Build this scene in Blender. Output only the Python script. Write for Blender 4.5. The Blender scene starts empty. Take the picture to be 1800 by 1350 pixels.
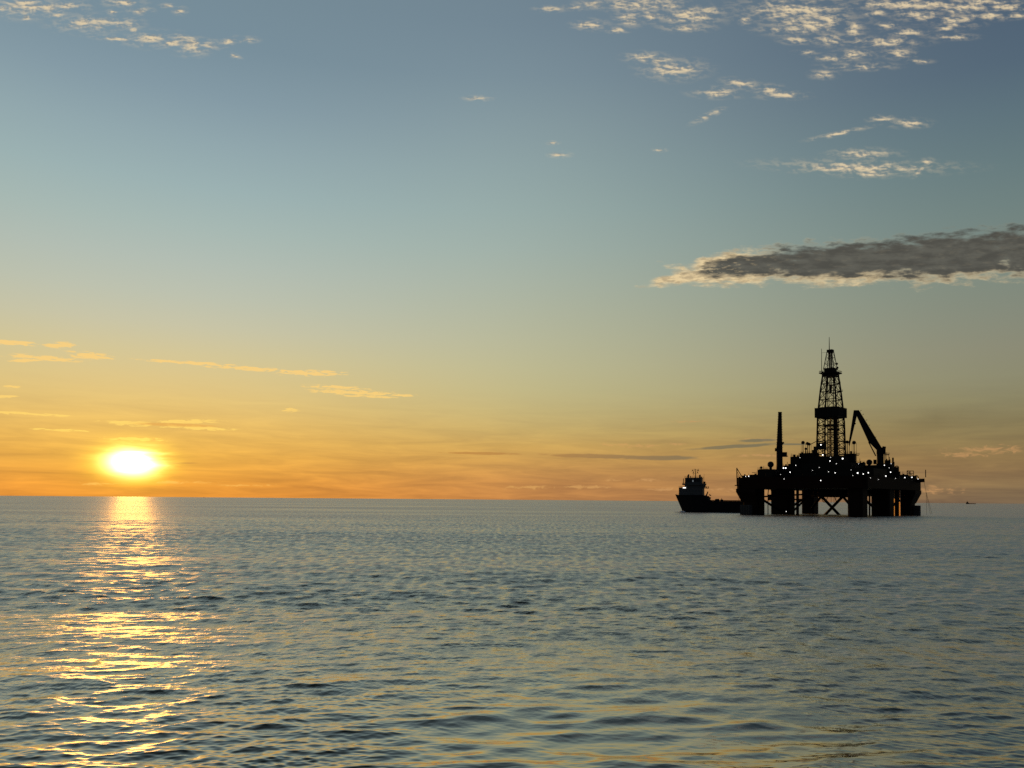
import bpy, math, random
import numpy as np
from mathutils import Matrix, Vector

scn = bpy.context.scene
COL = scn.collection
rnd = random.Random(7)

# ------------------------------------------------------------------ camera
F_PX, PITCH, ROLL, CAM_H = 1352.0, 2.0, 0.45, 8.5      # focal length in 1800-px units, degrees, metres above the sea
PP_Y = 831.0                                            # the frame is a crop: optical axis below its middle
_p, _r = math.radians(PITCH), math.radians(ROLL)
FWD = Vector((0, math.cos(_p), math.sin(_p)))
_right0 = Vector((1, 0, 0)); _up0 = _right0.cross(FWD)
RIGHT = _right0 * math.cos(_r) + _up0 * math.sin(_r)
UP = -_right0 * math.sin(_r) + _up0 * math.cos(_r)
CAM = Vector((0, 0, CAM_H))
cam = bpy.data.objects.new('camera', bpy.data.cameras.new('camera'))
COL.objects.link(cam)
cam.matrix_world = Matrix([[RIGHT.x, UP.x, -FWD.x, 0], [RIGHT.y, UP.y, -FWD.y, 0], [RIGHT.z, UP.z, -FWD.z, CAM_H], [0, 0, 0, 1]])
cam.data.sensor_width = 36; cam.data.lens = 36 * F_PX / 1800
cam.data.shift_y = (PP_Y - 675) / 1800
cam.data.clip_start = 0.5; cam.data.clip_end = 200000
scn.camera = cam


def ray(px, py):
    return (FWD + RIGHT * ((px - 900) / F_PX) + UP * ((PP_Y - py) / F_PX)).normalized()


def azel(px, py):
    d = ray(px, py)
    return math.degrees(math.atan2(d.x, d.y)), math.degrees(math.asin(d.z))


def lin(r, g, b):
    f = lambda c: c / 12.92 if c <= .04045 else ((c + .055) / 1.055) ** 2.4
    return tuple(f(c / 255) for c in (r, g, b))


# ------------------------------------------------------------------ view transform
scn.view_settings.view_transform = 'Standard'
scn.view_settings.look = 'None'
scn.view_settings.gamma = 1
scn.view_settings.exposure = 0
scn.view_settings.use_curve_mapping = False
scn.render.engine = 'CYCLES'
scn.cycles.use_denoising = False
scn.cycles.max_bounces = 5
scn.cycles.diffuse_bounces = 2
scn.cycles.glossy_bounces = 3
scn.cycles.volume_bounces = 1
scn.cycles.sample_clamp_direct = 2.8
scn.cycles.sample_clamp_indirect = .9
scn.cycles.use_adaptive_sampling = False

# ------------------------------------------------------------------ sun lamp
SUN_AZ, SUN_EL = azel(233, 813)
sl = bpy.data.lights.new('sun', 'SUN'); sl.energy = 2.2; sl.angle = math.radians(0.53); sl.color = (1.0, 0.44, 0.08)
sun = bpy.data.objects.new('sun', sl); COL.objects.link(sun)
sd = Vector((math.sin(math.radians(SUN_AZ)) * math.cos(math.radians(SUN_EL)), math.cos(math.radians(SUN_AZ)) * math.cos(math.radians(SUN_EL)), math.sin(math.radians(SUN_EL))))
sun.rotation_euler = sd.to_track_quat('Z', 'Y').to_euler()
sun.location = sd * 300

# ------------------------------------------------------------------ world: evening sky
world = bpy.data.worlds.new('World'); scn.world = world; world.use_nodes = True
nt = world.node_tree
for n in list(nt.nodes): nt.nodes.remove(n)
N, L = nt.nodes, nt.links


def sock(x, inp):
    if isinstance(x, (int, float)): inp.default_value = x
    elif isinstance(x, tuple): inp.default_value = x if len(x) == len(inp.default_value) else tuple(x) + (1,)
    else: L.new(x, inp)


def M(op, a, b=0.0, c=0.0, clamp=False):
    n = N.new('ShaderNodeMath'); n.operation = op; n.use_clamp = clamp
    for i, x in enumerate((a, b, c)): sock(x, n.inputs[i])
    return n.outputs[0]


def VM(op, a, b=(0, 0, 0)):
    n = N.new('ShaderNodeVectorMath'); n.operation = op
    sock(a, n.inputs[0]); sock(b, n.inputs[1])
    return n.outputs['Value'] if op in ('LENGTH', 'DOT_PRODUCT') else n.outputs[0]


def SM(x, lo, hi, a=0.0, b=1.0):
    n = N.new('ShaderNodeMapRange'); n.interpolation_type = 'SMOOTHSTEP'
    sock(x, n.inputs[0]); sock(lo, n.inputs[1]); sock(hi, n.inputs[2]); sock(a, n.inputs[3]); sock(b, n.inputs[4])
    return n.outputs[0]


def MIX(f, a, b, blend='MIX'):
    n = N.new('ShaderNodeMix'); n.data_type = 'RGBA'; n.blend_type = blend; n.clamp_factor = True
    sock(f, n.inputs[0]); sock(a, n.inputs[6]); sock(b, n.inputs[7])
    return n.outputs[2]


def NOISE(vec, scale, detail=4, rough=.55, dist=0.0, dim='3D'):
    n = N.new('ShaderNodeTexNoise'); n.noise_dimensions = dim
    L.new(vec, n.inputs['Vector']); n.inputs['Scale'].default_value = scale; n.inputs['Detail'].default_value = detail
    n.inputs['Roughness'].default_value = rough; n.inputs['Distortion'].default_value = dist
    return n.outputs['Fac']


def COMB(x, y, z=0.0):
    n = N.new('ShaderNodeCombineXYZ'); sock(x, n.inputs[0]); sock(y, n.inputs[1]); sock(z, n.inputs[2]); return n.outputs[0]


def RGB(r, g, b):
    n = N.new('ShaderNodeCombineColor'); sock(r, n.inputs[0]); sock(g, n.inputs[1]); sock(b, n.inputs[2]); return n.outputs[0]


tc = N.new('ShaderNodeTexCoord')
sep = N.new('ShaderNodeSeparateXYZ'); L.new(tc.outputs['Generated'], sep.inputs[0])
AZ = M('MULTIPLY', M('ARCTAN2', sep.outputs[0], sep.outputs[1]), 57.29578)
EL = M('MULTIPLY', M('ARCSINE', sep.outputs[2]), 57.29578)
DAZ = M('ABSOLUTE', M('WRAP', M('SUBTRACT', AZ, SUN_AZ), 180.0, -180.0))
POS = M('SQRT', M('DIVIDE', M('MAXIMUM', EL, 0.0), 90.0))


def column(stops):
    """A colour ramp over elevation (degrees -> display colour), its stops eased by a monotone spline."""
    e = np.array([s[0] for s in stops], float); c = np.array([lin(*s[1]) for s in stops])
    x = np.sqrt(np.clip(e, 0, 90) / 90)
    n = N.new('ShaderNodeValToRGB'); cr = n.color_ramp; cr.interpolation = 'EASE' if False else 'LINEAR'
    xs = np.unique(np.concatenate([np.linspace(0, .72, 25), [.8, .9, 1.0]]))
    # monotone cubic (Fritsch-Carlson)
    def pchip(xv, yv, q):
        h = np.diff(xv); d = np.diff(yv) / h; m = np.zeros(len(xv)); m[0], m[-1] = d[0], d[-1]
        for i in range(1, len(xv) - 1):
            m[i] = 0 if d[i - 1] * d[i] <= 0 else 2 * d[i - 1] * d[i] / (d[i - 1] + d[i])
        i = np.clip(np.searchsorted(xv, q) - 1, 0, len(xv) - 2); t = (q - xv[i]) / h[i]
        return ((2*t**3-3*t**2+1)*yv[i] + (t**3-2*t**2+t)*h[i]*m[i] + (-2*t**3+3*t**2)*yv[i+1] + (t**3-t**2)*h[i]*m[i+1])
    cols = np.stack([pchip(x, c[:, k], xs) for k in range(3)], 1)
    while len(cr.elements) < len(xs): cr.elements.new(1.0)
    for k, q in enumerate(xs):
        cr.elements[k].position = float(q)
    for k, q in enumerate(xs):
        cr.elements[k].color = (*[float(v) for v in cols[k]], 1)
    L.new(POS, n.inputs[0])
    return n.outputs[0]


def rows(px, lst): return [(max(0.0, azel(px, y)[1]), c) for y, c in lst][::-1]


c_sun = column([(0, (224, 142, 55))] + rows(26, [(25, (122, 145, 158)), (107, (136, 158, 168)), (305, (161, 182, 180)), (400, (176, 189, 180)), (507, (193, 195, 173)), (600, (212, 198, 150)), (685, (226, 194, 122)),
                (740, (230, 184, 98)), (795, (230, 170, 76)), (850, (228, 151, 60))]) + [(50, (108, 128, 138)), (90, (92, 108, 120))])
c_mid = column([(0, (188, 128, 74))] + rows(900, [(57, (116, 136, 149)), (200, (134, 154, 160)), (407, (157, 175, 169)), (540, (176, 182, 160)), (657, (191, 186, 144)), (740, (198, 176, 115)), (790, (204, 162, 90)), (847, (198, 140, 80))])
               + [(50, (104, 122, 132)), (90, (92, 108, 120))])
c_far = column([(0, (112, 94, 76))] + rows(1786, [(20, (80, 98, 117)), (207, (95, 116, 125)), (355, (111, 130, 128)), (520, (130, 138, 124)), (647, (141, 139, 114)), (745, (135, 122, 86)), (810, (142, 116, 78)), (862, (130, 108, 79))])
               + [(50, (84, 101, 113)), (90, (92, 108, 120))])
c_back = column([(0, (62, 62, 72)), (5, (72, 72, 82)), (12, (66, 76, 90)), (25, (58, 72, 92)), (50, (66, 82, 98)), (90, (92, 108, 120))])
sky = MIX(SM(DAZ, 2, 33), c_sun, c_mid)
sky = MIX(SM(DAZ, 22, 63), sky, c_far)
sky = MIX(SM(DAZ, 55, 150), sky, c_back)

# physical sky: adds the glow of the low sun's air to the graded colours
ns = N.new('ShaderNodeTexSky'); ns.sky_type = 'NISHITA'; ns.sun_disc = False
ns.sun_elevation = math.radians(SUN_EL); ns.sun_rotation = math.radians(SUN_AZ); ns.altitude = 0
ns.air_density = 1; ns.dust_density = 1; ns.ozone_density = 1

# ---- thin banded haze and small puffs low over the horizon
hv = COMB(M('MULTIPLY', AZ, 0.10), M('ADD', EL, M('MULTIPLY', AZ, 0.012)))
band = NOISE(hv, 1.5, 6, .62, .35, '2D')
hz = SM(EL, 0.0, 9.0, 1.0, 0.0)
bandamt = M('MULTIPLY', M('SUBTRACT', band, 0.5), M('MULTIPLY', hz, 0.95))
sky = MIX(1.0, sky, RGB(M('ADD', 1.0, bandamt), M('ADD', 1.0, bandamt), M('ADD', 1.0, M('MULTIPLY', bandamt, .6))), 'MULTIPLY')


P3 = COMB(AZ, EL, 1.0)


def patches(lst):
    """Smallest scaled distance to any of the listed cloud ellipses (centre and half axes given in photo pixels)."""
    out = None
    for (x, y, a, b, *rot) in lst:
        t = math.radians(rot[0]) if rot else 0.0
        c = Vector(azel(x, y)); u = Vector(azel(x + math.cos(t), y + math.sin(t))) - c
        v = Vector(azel(x - math.sin(t), y + math.cos(t))) - c
        det = u.x * v.y - u.y * v.x; ku, kv = Vector((v.y, -v.x)) / (det * a), Vector((-u.y, u.x)) / (det * b)
        dx = VM('DOT_PRODUCT', P3, (ku.x, ku.y, -ku.dot(c))); dy = VM('DOT_PRODUCT', P3, (kv.x, kv.y, -kv.dot(c)))
        d = M('MULTIPLY_ADD', dx, dx, M('MULTIPLY', dy, dy))
        out = d if out is None else M('SMOOTH_MIN', out, d, 0.3)
    return M('SQRT', M('MAXIMUM', out, 0.0))


# ---- cream altocumulus
A = [(47, 11, 39, 15), (46, 29, 8, 7, 45), (3, 14, 9, 6), (83, 14, 30, 9), (119, 11, 28, 7), (99, 27, 13, 4), (155, 42, 42, 11), (214, 42, 25, 8), (235, 53, 9, 4), (217, 4, 25, 6), (247, 19, 15, 5), (317, 19, 9, 5),
     (199, 21, 10, 3), (296, 10, 10, 3), (205, 68, 28, 4, 5), (264, 69, 31, 10), (303, 76, 17, 6), (333, 72, 25, 8, 15), (339, 86, 22, 9), (364, 79, 17, 7), (400, 74, 13, 5, -20), (436, 70, 13, 4), (412, 98, 9, 3, 20),
     (967, 16, 18, 4), (1010, 13, 14, 4), (1045, 6, 21, 7), (1038, 44, 21, 7), (1113, 7, 43, 11), (1162, 6, 32, 10), (1106, 32, 18, 11), (1148, 27, 21, 9), (1086, 53, 14, 4), (1212, 28, 43, 14), (1247, 21, 21, 7), (1205, 48, 32, 6), (1310, 35, 10, 6),
     (1134, 101, 25, 7), (1159, 106, 21, 5), (1183, 122, 39, 13), (1261, 163, 32, 7), (1304, 147, 23, 6, 8), (1354, 159, 18, 7), (1375, 168, 30, 5), (1244, 204, 21, 4, -25),
     (1396, 18, 71, 17), (1424, 39, 62, 17), (1460, 35, 30, 14), (1389, 53, 42, 7), (1460, 69, 25, 9), (1400, 71, 21, 5), (1417, 92, 15, 3), (1502, 53, 13, 13), (1559, 44, 16, 5), (1594, 57, 25, 6), (1552, 74, 50, 7), (1580, 94, 21, 7),
     (1502, 96, 25, 7), (1467, 103, 28, 4), (1510, 117, 42, 5), (1447, 131, 16, 6), (1616, 108, 16, 3), (1602, 10, 64, 12), (1616, 25, 35, 10), (1694, 14, 50, 11), (1680, 36, 32, 10), (1665, 50, 14, 5), (1676, 65, 27, 4), (1772, 14, 35, 7),
     (1783, 28, 18, 4), (1736, 28, 32, 6), (1559, 8, 43, 8), (1729, 3, 57, 6), (1538, 23, 18, 5),
     (1552, 210, 17, 5), (1598, 217, 25, 6), (1474, 235, 39, 3, -12), (1506, 295, 108, 9, 1), (1524, 305, 35, 6), (1517, 271, 39, 7), (1617, 300, 11, 4, -40), (1631, 285, 9, 5), (984, 272, 13, 4), (972, 251, 8, 2.5), (1159, 264, 9, 2.5), (840, 173, 16, 3.5)]
dA = patches(A)
YY = M('MAXIMUM', sep.outputs[1], 0.05)                                   # cloud rows run level, east to west
GX = M('MULTIPLY', M('DIVIDE', sep.outputs[0], YY), 57.3); GZ = M('MULTIPLY', M('DIVIDE', sep.outputs[2], YY), 57.3)
qA = COMB(GX, M('MULTIPLY', GZ, 2.4))
n1 = NOISE(qA, .95, 5, .56, 0.15, '2D')
n2 = NOISE(VM('ADD', qA, (-0.13, -0.30, 0)), .95, 4, .56, 0.15, '2D')      # the same puffs seen a little towards the sun: where they thin, the puff is lit
denA = M('ADD', M('SUBTRACT', 1.18, dA), M('MULTIPLY', M('SUBTRACT', n1, .5), 3.2))
covA = M('MAXIMUM', M('MULTIPLY', SM(denA, -0.25, 1.55), SM(dA, 1.8, 0.6)), M('MULTIPLY', M('MULTIPLY', SM(dA, 2.3, 0.7), SM(n1, .36, .62)), .26))
litA = SM(M('SUBTRACT', n1, n2), -0.15, 0.10)
colA = MIX(litA, lin(146, 146, 141), lin(229, 208, 170))
sky = MIX(M('MULTIPLY', covA, .92), sky, colA)

# ---- warm thin streaks near the sun
B = [(20, 603, 45, 6, 3), (108, 607, 32, 6), (75, 629, 80, 5, 4), (155, 625, 45, 7, 6), (48, 634, 40, 3), (335, 638, 95, 3.5, 3.5), (440, 648, 100, 4, 3.5), (548, 656, 66, 6, 1),
     (590, 681, 60, 4, 3), (625, 690, 85, 5, 2), (650, 697, 50, 2.5, 2), (705, 695, 26, 2.5), (225, 744, 50, 5, 4), (330, 741, 75, 4, -1), (345, 752, 80, 4, 3), (40, 727, 105, 3, 3),
     (10, 697, 22, 3), (25, 680, 24, 3), (510, 721, 16, 4), (110, 756, 60, 2.5, 2), (240, 772, 60, 4, 2)]
dB = patches(B)
nB = NOISE(COMB(M('MULTIPLY', AZ, 0.55), M('MULTIPLY', EL, 3.2)), 2.3, 5, .62, .4, '2D')
denB = M('ADD', M('SUBTRACT', 1.0, dB), M('MULTIPLY', M('SUBTRACT', nB, .5), 3.6))
covB = M('MULTIPLY', SM(denB, 0.0, 0.5), SM(dB, 1.35, 0.75))
sky = MIX(M('MULTIPLY', covB, .9), sky, MIX(SM(EL, 2.5, 9.0), lin(255, 214, 100), lin(250, 208, 126)))
dB2 = patches([(310, 747, 85, 3.5, 2)])
sky = MIX(M('MULTIPLY', SM(dB2, 1.1, .5), .55), sky, lin(226, 160, 78))
# low puffs lit pink-orange
D = [(930, 857, 70, 5), (1030, 856, 60, 5), (1080, 843, 24, 4), (1140, 844, 30, 4), (1180, 860, 60, 4), (1265, 860, 40, 5), (1290, 862, 30, 5), (1650, 862, 60, 10), (1740, 790, 90, 10), (1690, 800, 60, 8),
     (1110, 783, 70, 5, 3), (1215, 741, 50, 3), (1190, 781, 30, 4), (1340, 773, 60, 4), (1345, 801, 70, 4), (300, 848, 90, 4), (180, 850, 60, 4), (420, 853, 80, 3)]
dD = patches(D)
nD = NOISE(COMB(M('MULTIPLY', AZ, 0.8), M('MULTIPLY', EL, 2.4)), 1.9, 5, .62, .5, '2D')
covD = M('MULTIPLY', SM(M('ADD', M('SUBTRACT', 0.8, dD), M('MULTIPLY', M('SUBTRACT', nD, .5), 3.0)), 0, 1.0), SM(dD, 1.4, .6))
sky = MIX(M('MULTIPLY', covD, .65), sky, MIX(SM(DAZ, 8, 45), lin(250, 190, 95), lin(202, 152, 100)))
# slate bars
Cc = [(850, 797, 80, 3, 1), (1050, 802, 110, 4.5, 1.5), (1160, 805, 80, 5, 0), (1290, 785, 90, 4, -3.5), (1335, 774, 45, 3.5, -2), (1395, 781, 40, 2), (320, 814, 35, 1.5), (233, 840, 50, 1.6)]
dC = patches(Cc)
nC = NOISE(COMB(M('MULTIPLY', AZ, 0.6), M('MULTIPLY', EL, 3)), 1.4, 3, .5, .2, '2D')
covC = SM(M('ADD', dC, M('MULTIPLY', M('SUBTRACT', nC, .5), 0.7)), 1.0, .55)
sky = MIX(M('MULTIPLY', covC, .8), sky, MIX(SM(DAZ, 20, 45), lin(190, 135, 70), lin(112, 108, 88)))

# ---- the long dark cloud bank over the rig, cream along its sunward base
E_ = [(1215, 487, 90, 11, -9), (1310, 469, 140, 31, -6), (1480, 463, 190, 40, -3), (1660, 453, 190, 46, -3), (1850, 444, 190, 52, 0)]
dE = patches(E_)
qE = COMB(M('MULTIPLY', GX, .50), M('ADD', M('MULTIPLY', GZ, 1.7), M('MULTIPLY', GX, -.05)))
nE = NOISE(qE, 1.15, 6, .55, 0.0, '2D')
nF = NOISE(VM('ADD', qE, (7.3, 3.1, 0)), 2.2, 6, .62, .15, '2D')
denE = M('ADD', M('SUBTRACT', 1.02, dE), M('MULTIPLY', M('SUBTRACT', nE, .5), 1.2))
covE = SM(denE, -0.10, 0.42)
core = patches([(1335, 464, 120, 20, -8), (1480, 456, 200, 34, -3), (1660, 445, 190, 45, -4), (1850, 437, 200, 52, 0)])
thick = M('ADD', M('SUBTRACT', 1.0, core), M('ADD', M('MULTIPLY', M('SUBTRACT', nE, .5), 1.1), M('MULTIPLY', M('SUBTRACT', nF, .5), .3)))
rag = M('MULTIPLY', SM(nF, .52, .72), SM(AZ, 21.0, 12.0, .03, .55))
litE = M('ADD', SM(thick, 0.28, -0.14), rag, clamp=True)
darkE = MIX(SM(nE, .32, .70), lin(95, 94, 86), lin(79, 78, 72))
creamE = MIX(SM(nF, .38, .62), lin(190, 170, 134), lin(230, 206, 160))
sky = MIX(covE, sky, MIX(litE, darkE, creamE))

# ---- glow of the sun: overexposed air round the disc
gx = M('WRAP', M('SUBTRACT', AZ, SUN_AZ), 180.0, -180.0); gy = M('SUBTRACT', EL, SUN_EL)
gn = NOISE(COMB(M('MULTIPLY', AZ, .35), M('MULTIPLY', EL, 2.6)), 1.0, 4, .6, .3, '2D')
wob = M('SUBTRACT', gn, .5)
rr = VM('LENGTH', COMB(M('DIVIDE', M('ADD', gx, M('MULTIPLY', wob, .5)), 1.8), M('DIVIDE', M('ADD', gy, M('MULTIPLY', wob, .35)), 1.02)))
rr = M('MULTIPLY', rr, M('ADD', 1.0, M('MULTIPLY', wob, .3)))
core_g = M('POWER', 2.71828, M('MULTIPLY', M('MULTIPLY', rr, rr), -1.35))
core_b = M('POWER', 2.71828, M('MULTIPLY', M('MULTIPLY', rr, rr), -2.6))
halo = M('POWER', 2.71828, M('MULTIPLY', VM('LENGTH', COMB(M('DIVIDE', gx, 3.2), M('DIVIDE', gy, 1.8))), -1.0))
glow = MIX(1.0, RGB(M('MULTIPLY', core_g, 4.0), M('MULTIPLY', core_g, 3.0), M('MULTIPLY', core_b, 3.4)),
           RGB(M('MULTIPLY', halo, .15), M('MULTIPLY', halo, .13), M('MULTIPLY', halo, .01)), 'ADD')
sky = MIX(1.0, sky, glow, 'ADD')

bg1 = N.new('ShaderNodeBackground'); L.new(sky, bg1.inputs[0]); bg1.inputs[1].default_value = 1.0
bg2 = N.new('ShaderNodeBackground'); L.new(ns.outputs[0], bg2.inputs[0]); bg2.inputs[1].default_value = 0.1
mixs = N.new('ShaderNodeMixShader'); mixs.inputs[0].default_value = 0.015
L.new(bg1.outputs[0], mixs.inputs[1]); L.new(bg2.outputs[0], mixs.inputs[2])
wo = N.new('ShaderNodeOutputWorld'); L.new(mixs.outputs[0], wo.inputs[0])
world.cycles.sampling_method = 'MANUAL'; world.cycles.sample_map_resolution = 1024


# ------------------------------------------------------------------ materials
def paint(name, col, rough=.55, var=.35, scale=.35, metallic=0.0):
    m = bpy.data.materials.new(name); m.use_nodes = True
    t = m.node_tree; b = t.nodes['Principled BSDF']
    tx = t.nodes.new('ShaderNodeTexCoord'); nz = t.nodes.new('ShaderNodeTexNoise')
    t.links.new(tx.outputs['Object'], nz.inputs['Vector']); nz.inputs['Scale'].default_value = scale; nz.inputs['Detail'].default_value = 5
    mx = t.nodes.new('ShaderNodeMix'); mx.data_type = 'RGBA'
    t.links.new(nz.outputs['Fac'], mx.inputs[0])
    mx.inputs[6].default_value = (*[c * (1 - var) for c in col], 1); mx.inputs[7].default_value = (*[min(1, c * (1 + var)) for c in col], 1)
    t.links.new(mx.outputs[2], b.inputs['Base Color'])
    b.inputs['Roughness'].default_value = rough; b.inputs['Metallic'].default_value = metallic
    b.inputs['Specular IOR Level'].default_value = .03
    return m


def glowmat(name, col, s):
    m = bpy.data.materials.new(name); m.use_nodes = True; m.cycles.emission_sampling = 'NONE'
    t = m.node_tree; b = t.nodes['Principled BSDF']
    b.inputs['Base Color'].default_value = (.8, .8, .8, 1)
    nz = t.nodes.new('ShaderNodeTexNoise'); nz.inputs['Scale'].default_value = 3
    mr = t.nodes.new('ShaderNodeMapRange'); mr.inputs[3].default_value = s * .9; mr.inputs[4].default_value = s * 1.1
    t.links.new(nz.outputs['Fac'], mr.inputs[0]); t.links.new(mr.outputs[0], b.inputs['Emission Strength'])
    b.inputs['Emission Color'].default_value = (*col, 1)
    return m


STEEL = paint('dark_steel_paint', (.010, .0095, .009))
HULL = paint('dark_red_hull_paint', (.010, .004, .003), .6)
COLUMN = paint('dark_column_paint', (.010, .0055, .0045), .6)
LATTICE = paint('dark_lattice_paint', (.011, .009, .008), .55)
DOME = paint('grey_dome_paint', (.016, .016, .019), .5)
SUNSTRIP = paint('bright_sunlit_strip', (.88, .62, .42), .5, .06)  # pale warm tone stands in for strong sunlight on the column edges
GREY = paint('grey_fender_paint', (.05, .05, .05), .7)
SHIPHULL = paint('blue_black_ship_paint', (.008, .0085, .010), .5)
SHIPWHITE = paint('grey_white_ship_paint', (.058, .062, .066), .5, .12)
GLASS = paint('dark_window_glass', (.02, .022, .025), .15, .1)
LAMP = glowmat('lit_lamp_white', (1, .97, .93), 2.6)
LAMPDIM = glowmat('lit_lamp_dim', (1, .96, .9), 1.6)


# ------------------------------------------------------------------ mesh helpers
class MB:
    def __init__(s): s.v, s.f = [], []

    def add(s, vs, fs):
        o = len(s.v); s.v += [tuple(p) for p in vs]; s.f += [tuple(i + o for i in q) for q in fs]; return s

    def box(s, x0, x1, y0, y1, z0, z1, cut=0.0):
        """Box, its four upright edges cut back by `cut`."""
        if cut <= 0:
            ring = [(x0, y0), (x1, y0), (x1, y1), (x0, y1)]
        else:
            c, d = cut, cut * .3
            ring = [(x0 + c, y0), (x1 - c, y0), (x1 - d, y0 + d), (x1, y0 + c), (x1, y1 - c), (x1 - d, y1 - d), (x1 - c, y1), (x0 + c, y1), (x0 + d, y1 - d), (x0, y1 - c), (x0, y0 + c), (x0 + d, y0 + d)]
        return s.prism(ring, z0, z1)

    def prism(s, ring, z0, z1, ring2=None):
        n = len(ring); r2 = ring2 or ring
        vs = [(x, y, z0) for x, y in ring] + [(x, y, z1) for x, y in r2]
        fs = [tuple(range(n - 1, -1, -1)), tuple(range(n, 2 * n))] + [(i, (i + 1) % n, n + (i + 1) % n, n + i) for i in range(n)]
        return s.add(vs, fs)

    def tube(s, p, q, r, r2=None, n=8):
        p, q = Vector(p), Vector(q); d = (q - p)
        if d.length < 1e-6: return s
        a = d.orthogonal().normalized(); b = d.normalized().cross(a); r2 = r if r2 is None else r2
        vs = []
        for c, rr_ in ((p, r), (q, r2)):
            for i in range(n):
                t = 2 * math.pi * i / n; vs.append(c + (a * math.cos(t) + b * math.sin(t)) * rr_)
        return s.add(vs, [tuple(range(n - 1, -1, -1)), tuple(range(n, 2 * n))] + [(i, (i + 1) % n, n + (i + 1) % n, n + i) for i in range(n)])

    def path(s, pts, r, n=6):
        for a, b in zip(pts, pts[1:]): s.tube(a, b, r, n=n)
        return s

    def beam(s, p, q, w, h, w2=None, h2=None, side=None):
        """Box girder from p to q; w across (along `side`), h in the plane of the bend."""
        p, q = Vector(p), Vector(q); d = (q - p).normalized()
        a = Vector(side).normalized() if side is not None else d.orthogonal().normalized()
        a = (a - d * a.dot(d)).normalized(); b = d.cross(a)
        w2 = w if w2 is None else w2; h2 = h if h2 is None else h2
        vs = []
        for c, ww, hh in ((p, w / 2, h / 2), (q, w2 / 2, h2 / 2)):
            vs += [c - a * ww - b * hh, c + a * ww - b * hh, c + a * ww + b * hh, c - a * ww + b * hh]
        return s.add(vs, [(3, 2, 1, 0), (4, 5, 6, 7), (0, 1, 5, 4), (1, 2, 6, 5), (2, 3, 7, 6), (3, 0, 4, 7)])

    def ball(s, c, r, nu=14, nv=9, zs=1.0, lo=-90):
        c = Vector(c); vs = []; lat = [math.radians(lo + (90 - lo) * j / nv) for j in range(nv + 1)]
        for t in lat:
            for i in range(nu):
                a = 2 * math.pi * i / nu
                vs.append(c + Vector((math.cos(t) * math.cos(a) * r, math.cos(t) * math.sin(a) * r, math.sin(t) * r * zs)))
        fs = [(j * nu + i, j * nu + (i + 1) % nu, (j + 1) * nu + (i + 1) % nu, (j + 1) * nu + i) for j in range(nv) for i in range(nu)]
        fs.append(tuple(range(nu - 1, -1, -1)))
        return s.add(vs, fs)

    def mesh(s, name, mat, smooth=False):
        me = bpy.data.meshes.new(name); me.from_pydata(s.v, [], s.f); me.validate(); me.materials.append(mat)
        if smooth: me.shade_smooth()
        me.update(); return me

    def build(s, name, mat, parent=None, smooth=False):
        o = bpy.data.objects.new(name, s.mesh(name, mat, smooth)); COL.objects.link(o)
        if parent is not None: o.parent = parent
        return o


def link(name, me, parent=None, loc=(0, 0, 0), rz=0.0):
    o = bpy.data.objects.new(name, me); COL.objects.link(o); o.location = loc; o.rotation_euler = (0, 0, rz)
    if parent is not None: o.parent = parent
    return o


def tag(o, label=None, cat=None, group=None, kind=None):
    for k, v in (('label', label), ('category', cat), ('group', group), ('kind', kind)):
        if v: o[k] = v
    return o


def thing(name, loc, rz, label, cat, group=None):
    o = bpy.data.objects.new(name, None); COL.objects.link(o); o.location = loc; o.rotation_euler = (0, 0, rz); o.empty_display_size = 2
    return tag(o, label, cat, group)


class Frame:
    """A level frame that stands on the sea at `rng` metres from the camera in the direction of photo column px:
    u runs to the right, v away from the camera, z up; loc() gives a thing's own axes, turned by theta about z."""
    def __init__(s, px, rng, theta=0.0):
        a = math.radians(azel(px, 880)[0]); s.ev = Vector((math.sin(a), math.cos(a), 0)); s.eu = Vector((math.cos(a), -math.sin(a), 0))
        s.o = s.ev * rng; s.th = math.radians(theta); s.rz = -a - s.th; s.rng = rng

    def uz(s, px, py, v=0.0):
        d = ray(px, py); t = (s.rng + v) / d.dot(s.ev); p = CAM + d * t
        return (p - s.o).dot(s.eu), p.z

    def xy(s, u, v):
        c, n = math.cos(s.th), math.sin(s.th); return u * c - v * n, u * n + v * c

    def at(s, px, py, v=0.0):
        u, z = s.uz(px, py, v); x, y = s.xy(u, v); return Vector((x, y, z))


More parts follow.
